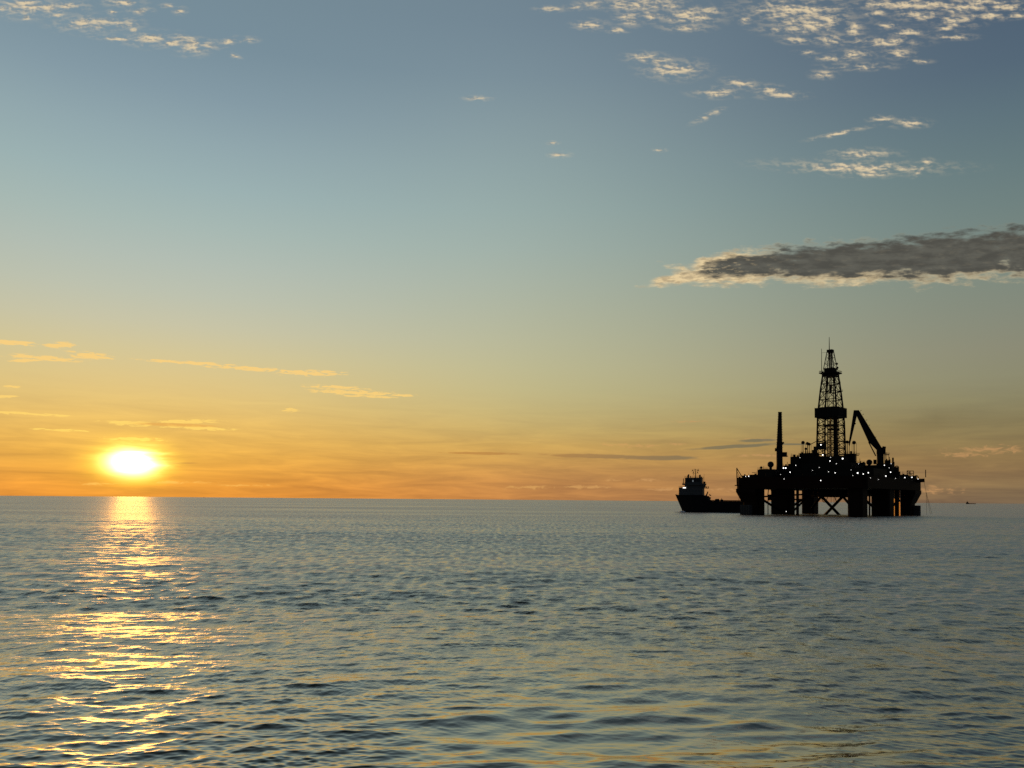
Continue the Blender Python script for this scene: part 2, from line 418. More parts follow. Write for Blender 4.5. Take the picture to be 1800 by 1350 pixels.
# ------------------------------------------------------------------ the sea
def build_sea():
    rs = np.random.RandomState(11)
    half = math.radians(41)
    th_d = np.linspace(-half, half, 860)
    th_c = np.linspace(half, 2 * math.pi - half, 62)[1:-1]
    th = np.concatenate([th_d, th_c]); nth = len(th)
    dth = np.concatenate([np.full(len(th_d), th_d[1] - th_d[0]), np.full(len(th_c), th_c[1] - th_c[0])])
    ang = np.concatenate([np.linspace(70, 34, 14)[:-1], np.linspace(34, 20, 50)[:-1], np.linspace(20, 4, 640)[:-1], np.linspace(4, 1, 330)[:-1], np.linspace(1, .3, 60)[:-1]])
    r = CAM_H / np.tan(np.radians(ang))
    r = np.concatenate([[0.6], r, np.geomspace(r[-1] * 1.02, 90000, 46)])
    dr = np.gradient(r)
    R, T = np.meshgrid(r, th, indexing='ij')
    X = R * np.sin(T); Y = R * np.cos(T)
    DR = dr[:, None]; DT = R * dth[None, :]
    Z = np.zeros_like(X); DX = np.zeros_like(X); DY = np.zeros_like(X); var = np.zeros_like(X)
    # gusts: patches of rougher and smoother water
    G = np.zeros_like(X)
    for k in range(14):
        lam = rs.uniform(14, 90); a = rs.uniform(-.5, .5) + math.pi / 2
        kx, ky = 2 * math.pi / lam * math.cos(a) * .45, 2 * math.pi / lam * math.sin(a)
        G += np.sin(kx * X + ky * Y + rs.uniform(0, 6.28))
    G = np.clip(1 + .22 * G / math.sqrt(7), .5, 1.5)
    # slick water close under the ship's side: the short chop is damped there
    ed = 3.0 * np.sin(X / 5.1 + 1.0) + 2.2 * np.sin(X / 2.3 + Y / 7.0) + 1.6 * np.sin(Y / 3.1 - X / 4.0)
    slick = np.clip((44 + ed * 1.6 - R) / 14, 0, 1) * np.clip((X + 9 + ed * .5 - (40 - Y) * .12) / 8, 0, 1)
    slick = slick * slick * (3 - 2 * slick)
    n = 140
    lams = np.geomspace(.17, 42, n) * rs.uniform(.93, 1.07, n)
    for i, lam in enumerate(lams):
        spread = .60 if lam < 3 else (.5 if lam < 8 else .3)
        a = -math.pi / 2 + .16 + rs.normal() * spread * .75
        k = 2 * math.pi / lam; kx, ky = k * math.cos(a), k * math.sin(a)
        st = (.0315 if lam < 1.5 else .0315 * (1.5 / lam) ** .8)
        st *= rs.uniform(.6, 1.4)
        ph = rs.uniform(0, 2 * math.pi)
        sr = np.abs(kx * np.sin(T) + ky * np.cos(T)) * DR; stt = np.abs(kx * np.cos(T) - ky * np.sin(T)) * DT
        w = np.clip((2.6 - np.maximum(sr, stt)) / 1.3, 0, 1); w = w * w * (3 - 2 * w)
        g = G if lam < 8 else 1.0
        if lam < 2.0: g = g * (1 - slick * (.70 if lam < .9 else .25))
        A_ = st / k * w * g
        p = kx * X + ky * Y + ph
        Z += A_ * np.sin(p); c = A_ * np.cos(p)
        if lam > .35:
            DX += c * math.cos(a) * 1.15; DY += c * math.sin(a) * 1.15
        var += st * st / 2 * (1 - w * w)
    keep = np.clip((R - 1) / 6, 0, 1)
    X = X + DX; Y = Y + DY; Z = Z * keep
    # the earth falls away a little far out
    rough = np.sqrt(np.sqrt(2 * (var * .62 + .00006)))
    co = np.stack([X, Y, Z], -1).reshape(-1, 3).astype(np.float32)
    nr = len(r)
    i = np.arange(nr - 1)[:, None]; j = np.arange(nth)[None, :]; j2 = (j + 1) % nth
    q = np.stack([i * nth + j, (i + 1) * nth + j, (i + 1) * nth + j2, i * nth + j2], -1).reshape(-1, 4)[:, ::-1]
    me = bpy.data.meshes.new('sea')
    me.vertices.add(len(co)); me.vertices.foreach_set('co', co.ravel())
    me.loops.add(q.size); me.loops.foreach_set('vertex_index', q.ravel().astype(np.int32))
    me.polygons.add(len(q)); me.polygons.foreach_set('loop_start', np.arange(0, q.size, 4, dtype=np.int32))
    me.update(calc_edges=True)
    me.shade_smooth()
    at = me.attributes.new('wave_roughness', 'FLOAT', 'POINT'); at.data.foreach_set('value', rough.ravel().astype(np.float32))
    at2 = me.attributes.new('fine_chop', 'FLOAT', 'POINT'); at2.data.foreach_set('value', np.clip(var / .012, 0, 1).ravel().astype(np.float32))
    m = bpy.data.materials.new('sea_water'); m.use_nodes = True
    t = m.node_tree; t.nodes.remove(t.nodes['Principled BSDF'])
    an = t.nodes.new('ShaderNodeAttribute'); an.attribute_name = 'wave_roughness'
    body = t.nodes.new('ShaderNodeBsdfDiffuse'); body.inputs['Color'].default_value = (.012, .017, .016, 1)
    gl = t.nodes.new('ShaderNodeBsdfGlossy'); gl.distribution = 'MULTI_GGX'; gl.inputs['Color'].default_value = (1, .955, .845, 1)
    tr = t.nodes.new('ShaderNodeTexCoord')

    def wind(sx, sy, det, lo, hi):
        mp = t.nodes.new('ShaderNodeMapping'); mp.inputs[3].default_value = (sx, sy, 1); t.links.new(tr.outputs['Object'], mp.inputs[0])
        nz = t.nodes.new('ShaderNodeTexNoise'); nz.inputs['Scale'].default_value = 1; nz.inputs['Detail'].default_value = det; nz.inputs['Roughness'].default_value = .6
        t.links.new(mp.outputs[0], nz.inputs['Vector'])
        mr = t.nodes.new('ShaderNodeMapRange'); mr.inputs[1].default_value = .32; mr.inputs[2].default_value = .68; mr.inputs[3].default_value = lo; mr.inputs[4].default_value = hi
        t.links.new(nz.outputs['Fac'], mr.inputs[0]); return mr.outputs[0]
    rm = t.nodes.new('ShaderNodeMath'); rm.operation = 'MULTIPLY'; t.links.new(wind(.95, .26, 5, .30, 1.75), rm.inputs[0]); t.links.new(wind(.0025, .010, 5, .58, 1.30), rm.inputs[1])
    rn = t.nodes.new('ShaderNodeMath'); rn.operation = 'MULTIPLY'; t.links.new(rm.outputs[0], rn.inputs[0]); t.links.new(an.outputs['Fac'], rn.inputs[1])
    t.links.new(rn.outputs[0], gl.inputs['Roughness'])
    fr = t.nodes.new('ShaderNodeFresnel'); fr.inputs['IOR'].default_value = 1.333
    mu = t.nodes.new('ShaderNodeMath'); mu.operation = 'MULTIPLY_ADD'; mu.inputs[1].default_value = -9.0; mu.inputs[2].default_value = .32; t.links.new(fr.outputs[0], mu.inputs[0])
    mn = t.nodes.new('ShaderNodeMath'); mn.operation = 'MINIMUM'; mn.inputs[1].default_value = -.02; t.links.new(mu.outputs[0], mn.inputs[0])
    ex = t.nodes.new('ShaderNodeMath'); ex.operation = 'EXPONENT'; t.links.new(mn.outputs[0], ex.inputs[0])
    mi = t.nodes.new('ShaderNodeMath'); mi.operation = 'MULTIPLY_ADD'; mi.inputs[1].default_value = -.75; mi.inputs[2].default_value = .75; t.links.new(ex.outputs[0], mi.inputs[0])
    ms = t.nodes.new('ShaderNodeMixShader'); t.links.new(mi.outputs[0], ms.inputs[0]); t.links.new(body.outputs[0], ms.inputs[1]); t.links.new(gl.outputs[0], ms.inputs[2])
    t.links.new(ms.outputs[0], t.nodes['Material Output'].inputs[0])
    an2 = t.nodes.new('ShaderNodeAttribute'); an2.attribute_name = 'fine_chop'
    tx = t.nodes.new('ShaderNodeTexCoord')
    prev = None
    for (sx, sy, sc_, dist, det) in ((.62, .42, 1.0, .50, 5),):
        mp = t.nodes.new('ShaderNodeMapping'); mp.inputs[3].default_value = (sx, sy, 1); mp.inputs[2].default_value = (0, 0, .12)
        t.links.new(tx.outputs['Object'], mp.inputs[0])
        nz = t.nodes.new('ShaderNodeTexNoise'); nz.inputs['Scale'].default_value = sc_; nz.inputs['Detail'].default_value = det; nz.inputs['Roughness'].default_value = .55
        t.links.new(mp.outputs[0], nz.inputs['Vector'])
        bp = t.nodes.new('ShaderNodeBump'); t.links.new(an2.outputs['Fac'], bp.inputs['Strength']); bp.inputs['Distance'].default_value = dist
        t.links.new(nz.outputs['Fac'], bp.inputs['Height'])
        if prev is not None: t.links.new(prev, bp.inputs['Normal'])
        prev = bp.outputs[0]
    t.links.new(prev, gl.inputs['Normal']); t.links.new(prev, fr.inputs['Normal'])
    me.materials.append(m)
    o = bpy.data.objects.new('sea', me); COL.objects.link(o)
    tag(o, 'dark grey rippled open sea with a golden sun path', kind='structure')
    return o


build_sea()

# ------------------------------------------------------------------ the drilling rig
TH = 21.0
RF = Frame(1460, 541, TH)
rig = thing('drilling_rig', RF.o, RF.rz, 'black silhouetted offshore drilling rig with lattice derrick, cranes and small white lights', 'oil rig')
a_, b_, cs = 32.0, 43.8, 5.1

# submerged pontoons and six columns
for sx in (-1, 1):
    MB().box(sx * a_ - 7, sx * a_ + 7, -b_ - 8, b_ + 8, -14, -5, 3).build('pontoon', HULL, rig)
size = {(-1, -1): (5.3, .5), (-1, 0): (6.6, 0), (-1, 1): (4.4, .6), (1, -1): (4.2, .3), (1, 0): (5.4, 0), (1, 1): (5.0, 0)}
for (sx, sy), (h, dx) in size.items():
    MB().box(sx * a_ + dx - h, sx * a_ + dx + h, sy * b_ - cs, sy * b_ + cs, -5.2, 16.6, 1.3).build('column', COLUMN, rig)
# fenders round the columns at the waterline, flared heads on the outer corners
for sx, sy in ((-1, -1), (1, 1)):
    x, y = sx * a_, sy * b_
    lo = [(x - cs, y - cs), (x + cs, y - cs), (x + cs, y + cs), (x - cs, y + cs)]
    k = 2.6
    hi = [(x - cs - (k if sx < 0 else 0), y - cs - (k if sy < 0 else 0)), (x + cs + (k if sx > 0 else 0), y - cs - (k if sy < 0 else 0)),
          (x + cs + (k if sx > 0 else 0), y + cs + (k if sy > 0 else 0)), (x - cs - (k if sx < 0 else 0), y + cs + (k if sy > 0 else 0))]
    e = .012
    lo = [(x + (px_ - x) * (1 + e), y + (py_ - y) * (1 + e)) for px_, py_ in lo]; hi = [(x + (px_ - x) * (1 + e), y + (py_ - y) * (1 + e)) for px_, py_ in hi]
    MB().prism(lo, 8.0, 14.6, hi).add([], []).prism(hi, 14.6, 16.55).build('column_head', COLUMN, rig)


def landing(px0, px1, y0, y1, v, depth):
    u0, z1 = RF.uz(px0, y0, v); u1, _ = RF.uz(px1, y0, v); z0 = RF.uz(px0, y1, v)[1]
    c = RF.xy((u0 + u1) / 2, v + depth / 2); w = (u1 - u0) / (math.cos(RF.th) + math.sin(RF.th) * .6)
    ld = MB().box(c[0] - w / 2, c[0] + w / 2, c[1] - w * .3, c[1] + w * .3, z0, z1, .4).build('boat_fender', GREY, rig)
    for i in range(6):
        x = c[0] - w / 2 + w * (i + .5) / 6
        MB().tube((x, c[1] - w * .3 - .22, z0), (x, c[1] - w * .3 - .22, z1 - .3), .22, n=6).build('fender_rib', GREY, ld)


landing(1300, 1322, 887.5, 906, -42, 4)
landing(1606, 1619.5, 888.5, 908, 26, 4)

# braces: cross braces between the two rows, level braces, inclined ones
def brace(p, q, r): return MB().tube(p, q, r, n=12).build('brace', COLUMN, rig, True)
BV = 22
for (x0, y0, x1, y1, r) in ((1426, 872.2, 1504, 873, .62), (1444.2, 872.8, 1476.5, 906.5, .95), (1480.8, 873.2, 1448.5, 907, .95), (1443.5, 872.8, 1426, 894.5, .85), (1481.8, 873, 1503, 898, .85), (1416, 877, 1396, 897, .7), (1395, 878, 1412, 878, .5)):
    brace(RF.at(x0, y0, BV), RF.at(x1, y1, BV if r < .7 else BV + 1.8), r)
brace((-a_ + cs, -b_ + 2, 11.6), (a_ - cs, -b_ + 2, 14.5), .5)
for s in (-1, 1):
    brace((s * a_, -b_ + cs, 12.2), (s * a_, -cs, 2.5), .8)
    brace((s * a_, b_ - cs, 12.2), (s * a_, cs, 2.5), .8)
# deck hull
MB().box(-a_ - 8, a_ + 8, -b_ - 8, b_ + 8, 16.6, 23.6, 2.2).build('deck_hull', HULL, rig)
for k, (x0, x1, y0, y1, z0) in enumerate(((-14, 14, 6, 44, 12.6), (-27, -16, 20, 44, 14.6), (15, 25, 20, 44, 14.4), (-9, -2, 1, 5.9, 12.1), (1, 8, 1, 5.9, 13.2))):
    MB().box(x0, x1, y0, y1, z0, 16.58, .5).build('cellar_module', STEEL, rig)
# hoses sagging under the deck
for (px0, px1, py, sag) in ((1443, 1455, 873, 9), (1467, 1478, 873, 9)):
    pts = []
    for i in range(11):
        t = i / 10; pts.append(RF.at(px0 + (px1 - px0) * t, py + sag * 4 * t * (1 - t) * 1.1, 36))
    MB().path(pts, .22).build('hose', STEEL, rig)
for px in (1461, 1466, 1469.5): MB().tube(RF.at(px, 869, 30), RF.at(px, 884, 30), .12, n=6).build('mooring_line', STEEL, rig)
# pipe loop and small gear in the gap between the two left columns
pts = [RF.at(x, y, -8) for x, y in ((1350, 906), (1350, 868), (1350.6, 862), (1352.5, 859.5), (1355, 860), (1356, 864), (1356, 870))]
MB().path(pts, .28).build('pipe_loop', STEEL, rig)
MB().beam(RF.at(1349, 871, -6), RF.at(1358, 870.6, -6), 1.2, 1.2, side=(0, 0, 1)).build('pipe_clamp', STEEL, rig)
MB().beam(RF.at(1350, 876.5, -6), RF.at(1355.5, 876.5, -6), 1.2, 2.2, side=(0, 1, 0)).build('pipe_valve', STEEL, rig)
# caissons hung under the deck between the right-hand columns
for px, r in ((1569, .75), (1576.6, 1.25), (1528.5, .5), (1402, .9)):
    v = 4 if px > 1500 else -20
    MB().tube(RF.at(px, 858, v), RF.at(px, 907, v), r, n=10).build('caisson', COLUMN, rig, True)
for px in (1573.0, 1581.4):     # added plates, angled and coloured pale to show as sunlit strips
    c = RF.at(px, 880, 17); z1 = RF.uz(px, 860.5, 17)[1]; ta = math.radians(131); tv = Vector((math.cos(ta), math.sin(ta), 0)); nv = Vector((-tv.y, tv.x, 0)) * .12
    p, q = c + tv * 1.05, c - tv * 1.05
    MB().prism([((p - nv).x, (p - nv).y), ((q - nv).x, (q - nv).y), ((q + nv).x, (q + nv).y), ((p + nv).x, (p + nv).y)], -3, z1).build('sun_catch_plate', SUNSTRIP, rig)


# deck modules: outlines read off the photograph at their own distances
def module(px0, px1, ytop, v=0.0, k=.6, ybot=839.5, mat=STEEL, cut=.3, name='deck_module'):
    u0, z1 = RF.uz(px0, ytop, v); u1, _ = RF.uz(px1, ytop, v); z0 = max(23.62, RF.uz(px0, ybot, v)[1] if ybot < 838 else 23.62)
    w = (u1 - u0) / (math.cos(RF.th) + k * math.sin(RF.th)); c = RF.xy((u0 + u1) / 2, v)
    return MB().box(c[0] - w / 2, c[0] + w / 2, c[1] - w * k / 2, c[1] + w * k / 2, z0, z1, cut).build(name, mat, rig)


for m in ((1304, 1318, 836, -32, .8), (1317, 1333, 834.4, -22, .8), (1331.5, 1370, 825.6, -22, .7), (1334, 1352, 824.6, -12, .4), (1370, 1391, 821.5, -16, .7), (1385, 1408, 815.5, -12, .7),
          (1389, 1408, 803, -8, .8), (1405, 1440, 797, 0, .8), (1400, 1520, 816, -8, .7), (1395, 1560, 826, -22, .5), (1424, 1500, 803.5, 0, .9), (1487, 1505.5, 797.6, 4, .8),
          (1500, 1522, 813.5, 10, .6), (1518, 1545, 818, 6, .6), (1540, 1572, 815, 10, .6), (1556, 1563, 809, 12, .8), (1570, 1580, 821, 14, .8), (1566, 1583, 829, 12, .6), (1578, 1598, 834.5, 18, .7),
          (1592, 1612, 836.5, 24, .7), (1345, 1362, 832, -40, .6), (1410, 1436, 832, -48, .6), (1470, 1500, 830, -50, .5), (1520, 1550, 833, -30, .6), (1376, 1386, 818.6, -10, .8)):
    module(*m)
# stub housings on top of the modules
for m in ((1394, 1398.5, 799, -8), (1401, 1404, 800.5, -6), (1408, 1411, 795, 0), (1427, 1435, 791, 0), (1430, 1436, 785, 2), (1511, 1513.5, 810.5, 10), (1516, 1520, 812, 10), (1535, 1541, 808, 8), (1557, 1560, 806.5, 12),
          (1562.5, 1565.5, 807.5, 12), (1494, 1498, 793, 4), (1380, 1383, 816, -12), (1586, 1590, 833, 20), (1308, 1310.5, 833.5, -32), (1326, 1329.5, 832.5, -22)):
    module(m[0], m[1], m[2], m[3], .8, ybot=m[2] + 8, name='vent_housing', cut=.1)


# domes and lamps on sticks
def radome(px, py, rpx, v, yfoot, rods=0):
    c = RF.at(px, py, v); r = rpx * .35
    o = MB().ball(c, r).build('radome', DOME, rig, True)
    MB().tube((c.x, c.y, c.z - r * .9), (c.x, c.y, RF.uz(px, yfoot, v)[1]), .26 if rpx < 4 else .9, n=8).build('radome_mast', STEEL, o)
    for k in range(rods):
        dx = (-1 if k % 2 else 1) * r * 1.15
        MB().tube((c.x + dx, c.y + .4, c.z - r * .2), (c.x + dx, c.y + .4, RF.uz(px, yfoot, v)[1]), .09, n=5).build('guy_rod', STEEL, o)


for a in ((1411.5, 778, 3.3, 0, 797.5, 2), (1419.2, 779.6, 3.0, 2, 797.5, 1), (1422.3, 780.8, 2.9, 4, 797.5, 2), (1416.4, 789, 2.4, 0, 798), (1501.2, 778, 3.5, 4, 798, 2), (1489.2, 777, 3.0, 2, 798, 1),
          (1338, 822, 2.4, -22, 826, 0), (1354.6, 816.5, 5.7, -22, 827, 0), (1528, 812.6, 5.3, 6, 819, 0), (1627, 826.5, .9, 24, 839, 0)):
    radome(*a)
MB().tube(RF.at(1424.5, 781, 4), RF.at(1436, 775.4, 2), .22, n=6).build('flare_boom', STEEL, rig)
MB().tube(RF.at(1425, 793.5, 4), RF.at(1436, 789.5, 2), .14, n=6).build('flare_boom', STEEL, rig)
# stacks, masts, pipe bends
for (px, y0, y1, v, r) in ((1569.6, 804.5, 822, 12, .55), (1571.3, 812, 830, 12, .4), (1563.5, 803, 815, 12, .2), (1406, 798, 806, -6, .12), (1404, 796, 806, -6, .1), (1384, 812, 822, -12, .14), (1391.8, 797, 805, -8, .1),
                           (1557.8, 795, 812, 10, .12), (1562, 798, 811, 10, .1), (1511.5, 806, 815, 10, .14), (1330, 829, 836, -22, .12), (1342.5, 819, 826, -22, .1), (1376.7, 815, 822, -14, .12), (1596, 826, 838, 22, .12),
                           (1505.8, 797, 814, 4, .1), (1316, 832, 838, -30, .1), (1587, 829, 836, 18, .1)):
    MB().tube(RF.at(px, y0, v), RF.at(px, y1 + 4, v), r, r * 1.1, n=8).build('vent_pipe', STEEL, rig)
pts = [RF.at(x, y, 14) for x, y in ((1573, 823), (1573, 821), (1575, 819.3), (1578, 819.3), (1579.5, 821), (1579.5, 840))]
MB().path(pts, .32, 8).build('exhaust_bend', STEEL, rig)
pts = [RF.at(1610.5 + 4.2 * math.cos(t), 841 - 5.0 * math.sin(t), 26) for t in np.linspace(0, math.pi, 13)]
MB().path(pts, .3, 6).build('cable_reel', STEEL, rig)
MB().beam(RF.at(1612, 845, 24), RF.at(1625, 844.4, 24), 2.2, 2.3, side=(0, 1, 0)).build('outrigger', HULL, rig)
for (x0, y0, x1, y1) in ((1624.5, 847.5, 1628, 866), (1628, 866, 1629, 905), (1627.6, 866, 1635.5, 904.5), (1628.3, 866, 1638, 903)):
    MB().tube(RF.at(x0, y0, 24), RF.at(x1, y1, 24), .07, n=5).build('mooring_line', STEEL, rig)
# open frame on the right end of the deck
fr = MB()
c0 = [RF.at(x, 838, v) for x, v in ((1594.5, 20), (1605.8, 20), (1605.8, 26), (1594.5, 26))]
for p in c0: fr.tube(p - Vector((0, 0, 1)), p + Vector((0, 0, 3.9)), .2, n=6)
for z in (2.0, 3.8):
    for i in range(4): fr.tube(c0[i] + Vector((0, 0, z)), c0[(i + 1) % 4] + Vector((0, 0, z)), .17, n=6)
fr.tube(c0[0] + Vector((0, 0, 3.8)), c0[1] + Vector((0, 0, .2)), .15, n=6); fr.tube(c0[1] * .45 + c0[0] * .55, c0[1] * .45 + c0[0] * .55 + Vector((0, 0, 3.8)), .35, n=6)
fr.build('reel_frame', STEEL, rig)
# davit at the left end
dv = MB()
dv.tube(RF.at(1295.2, 822.5, -40), RF.at(1295.6, 853.5, -40), .32, n=8); dv.tube(RF.at(1292, 853.2, -40), RF.at(1302, 853.6, -36), .30, n=6)
dv.tube(RF.at(1295.5, 823.8, -40), RF.at(1304, 837.5, -36), .26, n=6); dv.tube(RF.at(1296.6, 830, -40), RF.at(1299, 836, -38), .14, n=6)
dv.build('davit', HULL, rig)
MB().tube(RF.at(1301, 866, -40), RF.at(1297.6, 884, -40), .09, n=5).build('mooring_line', STEEL, rig)
for (x, y) in ((1300.2, 839.5), (1299.8, 842)): MB().ball(RF.at(x, y, -34), .6, 8, 6).build('fairlead', STEEL, rig, True)


# handrails along deck and module edges
def rail(p, q, h=1.2, n=8):
    m = MB(); p, q = Vector(p), Vector(q)
    for i in range(n + 1):
        c = p.lerp(q, i / n); m.tube(c, c + Vector((0, 0, h)), .05, n=4)
    for z in (h * .55, h): m.tube(p + Vector((0, 0, z)), q + Vector((0, 0, z)), .05, n=4)
    return m.build('handrail', STEEL, rig)


hx, hy = a_ + 8, b_ + 8
for p, q in (((-hx + 2, -hy + .2, 23.6), (hx - 2, -hy + .2, 23.6)), ((hx - .2, -hy + 2, 23.6), (hx - .2, hy - 2, 23.6)), ((-hx + .2, -hy + 2, 23.6), (-hx + .2, hy - 2, 23.6)), ((-hx + 2, hy - .2, 23.6), (hx - 2, hy - .2, 23.6))):
    rail(p, q, 1.2, 24)
for (x0, x1, y, v) in ((1407, 1426, 797, -4), (1488, 1505, 797.6, 0), (1332, 1350, 825.6, -26), (1390, 1401, 803, -10), (1401, 1408, 803, -10), (1505.5, 1511, 800, 4), (1502, 1520, 813.5, 8), (1556, 1564, 799.5, 12)):
    rail(RF.at(x0, y, v), RF.at(x1, y, v), 1.3, 7)
MB().beam(RF.at(1504, 800.4, 4), RF.at(1509.5, 800.4, 4), 2, .35, side=(0, 1, 0)).build('walkway', STEEL, rig)
MB().beam(RF.at(1322, 831, -22), RF.at(1328.5, 831, -22), 2, .3, side=(0, 1, 0)).build('walkway', STEEL, rig)

# ---- derrick
DC = RF.at(1460.8, 800, 0)                       # centre line of the tower
der = bpy.data.objects.new('derrick', None); COL.objects.link(der); der.parent = rig; der.location = (DC.x, DC.y, 0); der.empty_display_size = 2
kk = math.cos(RF.th) + math.sin(RF.th)


def half(wpx, y): return wpx * .3416 / kk / 2


def zat(y): return RF.uz(1460, y, 0)[1]


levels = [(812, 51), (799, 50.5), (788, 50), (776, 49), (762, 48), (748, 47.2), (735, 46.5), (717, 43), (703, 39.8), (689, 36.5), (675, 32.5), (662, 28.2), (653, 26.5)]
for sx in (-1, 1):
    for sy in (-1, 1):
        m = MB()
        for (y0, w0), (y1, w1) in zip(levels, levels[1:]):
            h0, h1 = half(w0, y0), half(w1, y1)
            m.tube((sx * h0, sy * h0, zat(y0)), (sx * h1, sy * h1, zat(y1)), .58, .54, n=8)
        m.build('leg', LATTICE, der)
for i, ((y0, w0), (y1, w1)) in enumerate(zip(levels, levels[1:])):
    h0, h1, z0, z1 = half(w0, y0), half(w1, y1), zat(y0), zat(y1)
    for f in range(4):
        ca, sa = (1, 0, -1, 0)[f], (0, 1, 0, -1)[f]
        P = lambda t, h, z: (ca * t - sa * h, sa * t + ca * h, z)
        MB().tube(P(-h0, -h0, z0), P(h0, -h0, z0), .26, n=5).build('girt', LATTICE, der)
        if i == 6: continue
        zm = (z0 + z1) / 2; hm = (h0 + h1) / 2
        if i < 6:   # each face has two inner posts and diagonals in its outer bays
            MB().tube(P(-h0, -h0, z0), P(-hm * .42, -hm, zm), .23, n=5).build('diagonal', LATTICE, der)
            MB().tube(P(-hm * .42, -hm, zm), P(-h1, -h1, z1), .23, n=5).build('diagonal', LATTICE, der)
            MB().tube(P(h0, -h0, z0), P(hm * .42, -hm, zm), .23, n=5).build('diagonal', LATTICE, der)
            MB().tube(P(hm * .42, -hm, zm), P(h1, -h1, z1), .23, n=5).build('diagonal', LATTICE, der)
            for s in (-1, 1):
                if f in (0, 2): MB().tube(P(s * h0 * .42, -h0, z0), P(s * h1 * .42, -h1, z1), .24, n=5).build('post', LATTICE, der)
        else:
            MB().tube(P(-h0, -h0, z0), P(0, -h1, z1), .2, n=5).build('diagonal', LATTICE, der)
            MB().tube(P(h0, -h0, z0), P(0, -h1, z1), .2, n=5).build('diagonal', LATTICE, der)
            if f in (0, 2):
                for s in (-1, 1): MB().tube(P(s * h0 * .55, -h0, z0), P(s * h1 * .55, -h1, z1), .13, n=5).build('post', LATTICE, der)
# wind wall belt round the middle
hb = half(57, 726)
wb = MB()
ring = [(-hb, -hb), (hb, -hb), (hb, hb), (-hb, hb)]; inn = [(x * .93, y * .93) for x, y in ring]
zb0, zb1 = zat(734.6), zat(717.8)
for i in range(4):
    j = (i + 1) % 4
    wb.prism([ring[i], ring[j], inn[j], inn[i]], zb0, zb1)
belt = wb.build('wind_wall', STEEL, der)
MB().box(-hb * .92, hb * .92, -hb * .92, hb * .92, zb0 + .3, zb0 + .7).build('belt_floor', STEEL, belt)
for f in range(4):
    ca, sa = (1, 0, -1, 0)[f], (0, 1, 0, -1)[f]
    for k in range(9):
        t = -hb + 2 * hb * (k + .5) / 9
        x, y = ca * t + sa * (hb + .08), sa * t - ca * (hb + .08)
        MB().tube((x, y, zb0 + .1), (x, y, zb1 - .1), .12, n=4).build('stiffener', STEEL, belt)
for f in range(4):
    ca, sa = (1, 0, -1, 0)[f], (0, 1, 0, -1)[f]
    m = MB(); 
    for k in range(8):
        t = -hb + 2 * hb * k / 7; x, y = ca * t + sa * hb, sa * t - ca * hb
        m.tube((x, y, zb1), (x, y, zb1 + .5), .05, n=4)
    m.build('belt_rail', STEEL, belt)
# drill pipe stands, guide rails, travelling block and cables inside
for x, y, r in ((4.2, -2.6, .75), (3.4, -3.4, .5)):
    MB().tube((x, y, zat(806)), (x * .95, y * .95, zat(735)), r, n=8).build('pipe_stand', LATTICE, der)
for x, y in ((-2.6, 2.0), (-2.0, 2.4), (-1.2, 1.2), (.2, 2.6), (1.4, 1.8), (2.1, 3.1)):
    MB().tube((x, y, zat(804)), (x * .9, y * .9, zat(738)), .14, n=5).build('drill_pipe', LATTICE, der)
for s in (-1, 1):
    MB().tube((s * 2.2, 0, zat(806)), (s * 1.7, 0, zat(660)), .3, n=6).build('guide_rail', LATTICE, der)
blk = MB().box(-.9, .9, -.6, .6, zat(684), zat(676), .3).box(-.5, .5, -.4, .4, zat(690), zat(684) - .003, .1).build('travelling_block', STEEL, der)
for s in (-.6, -.2, .2, .6): MB().tube((s, 0, zat(676)), (s * .7, 0, zat(618)), .11, n=5).build('hoist_cable', STEEL, blk)
MB().box(-3.4, 3.4, -3.4, 3.4, zat(749), zat(746.5)).box(-.8, 5.4, -3.6, -1.2, zat(757), zat(754), .1).build('racking_board', STEEL, der)
MB().box(-6.9, -2, -6.6, -2, zat(790), zat(779), .3).build('driller_cabin', STEEL, der)
# platform at the tower's shoulder
pf = half(40, 655)
zp = zat(658)
pl = MB().box(-pf * .86, pf * .86, -pf * .86, pf * .86, zp, zp + .8).box(-pf * .58, pf * .58, -pf * .58, pf * .58, zp + .803, zat(647.5), .2).box(-pf * .62, pf * .62, -pf * .62, pf * .62, zat(661.5), zp - .003, .2).build('crown_platform', STEEL, der)
for f in range(4):
    ca, sa = (1, 0, -1, 0)[f], (0, 1, 0, -1)[f]
    q = pf; t0 = MB()
    P = lambda t, z: (ca * t + sa * q, sa * t - ca * q, z)
    t0.tube(P(-q, zp + 1.0), P(q, zp + 1.0), .11, n=5).tube(P(-q, zp + 2.0), P(q, zp + 2.0), .11, n=5)
    for k in range(7): t0.tube(P(-q + 2 * q * k / 6, zp + .4), P(-q + 2 * q * k / 6, zp + 2.0), .08, n=4)
    t0.tube(P(-q, zp + .55), P(q, zp + .55), .25, n=5)
    t0.build('platform_rail', STEEL, pl)
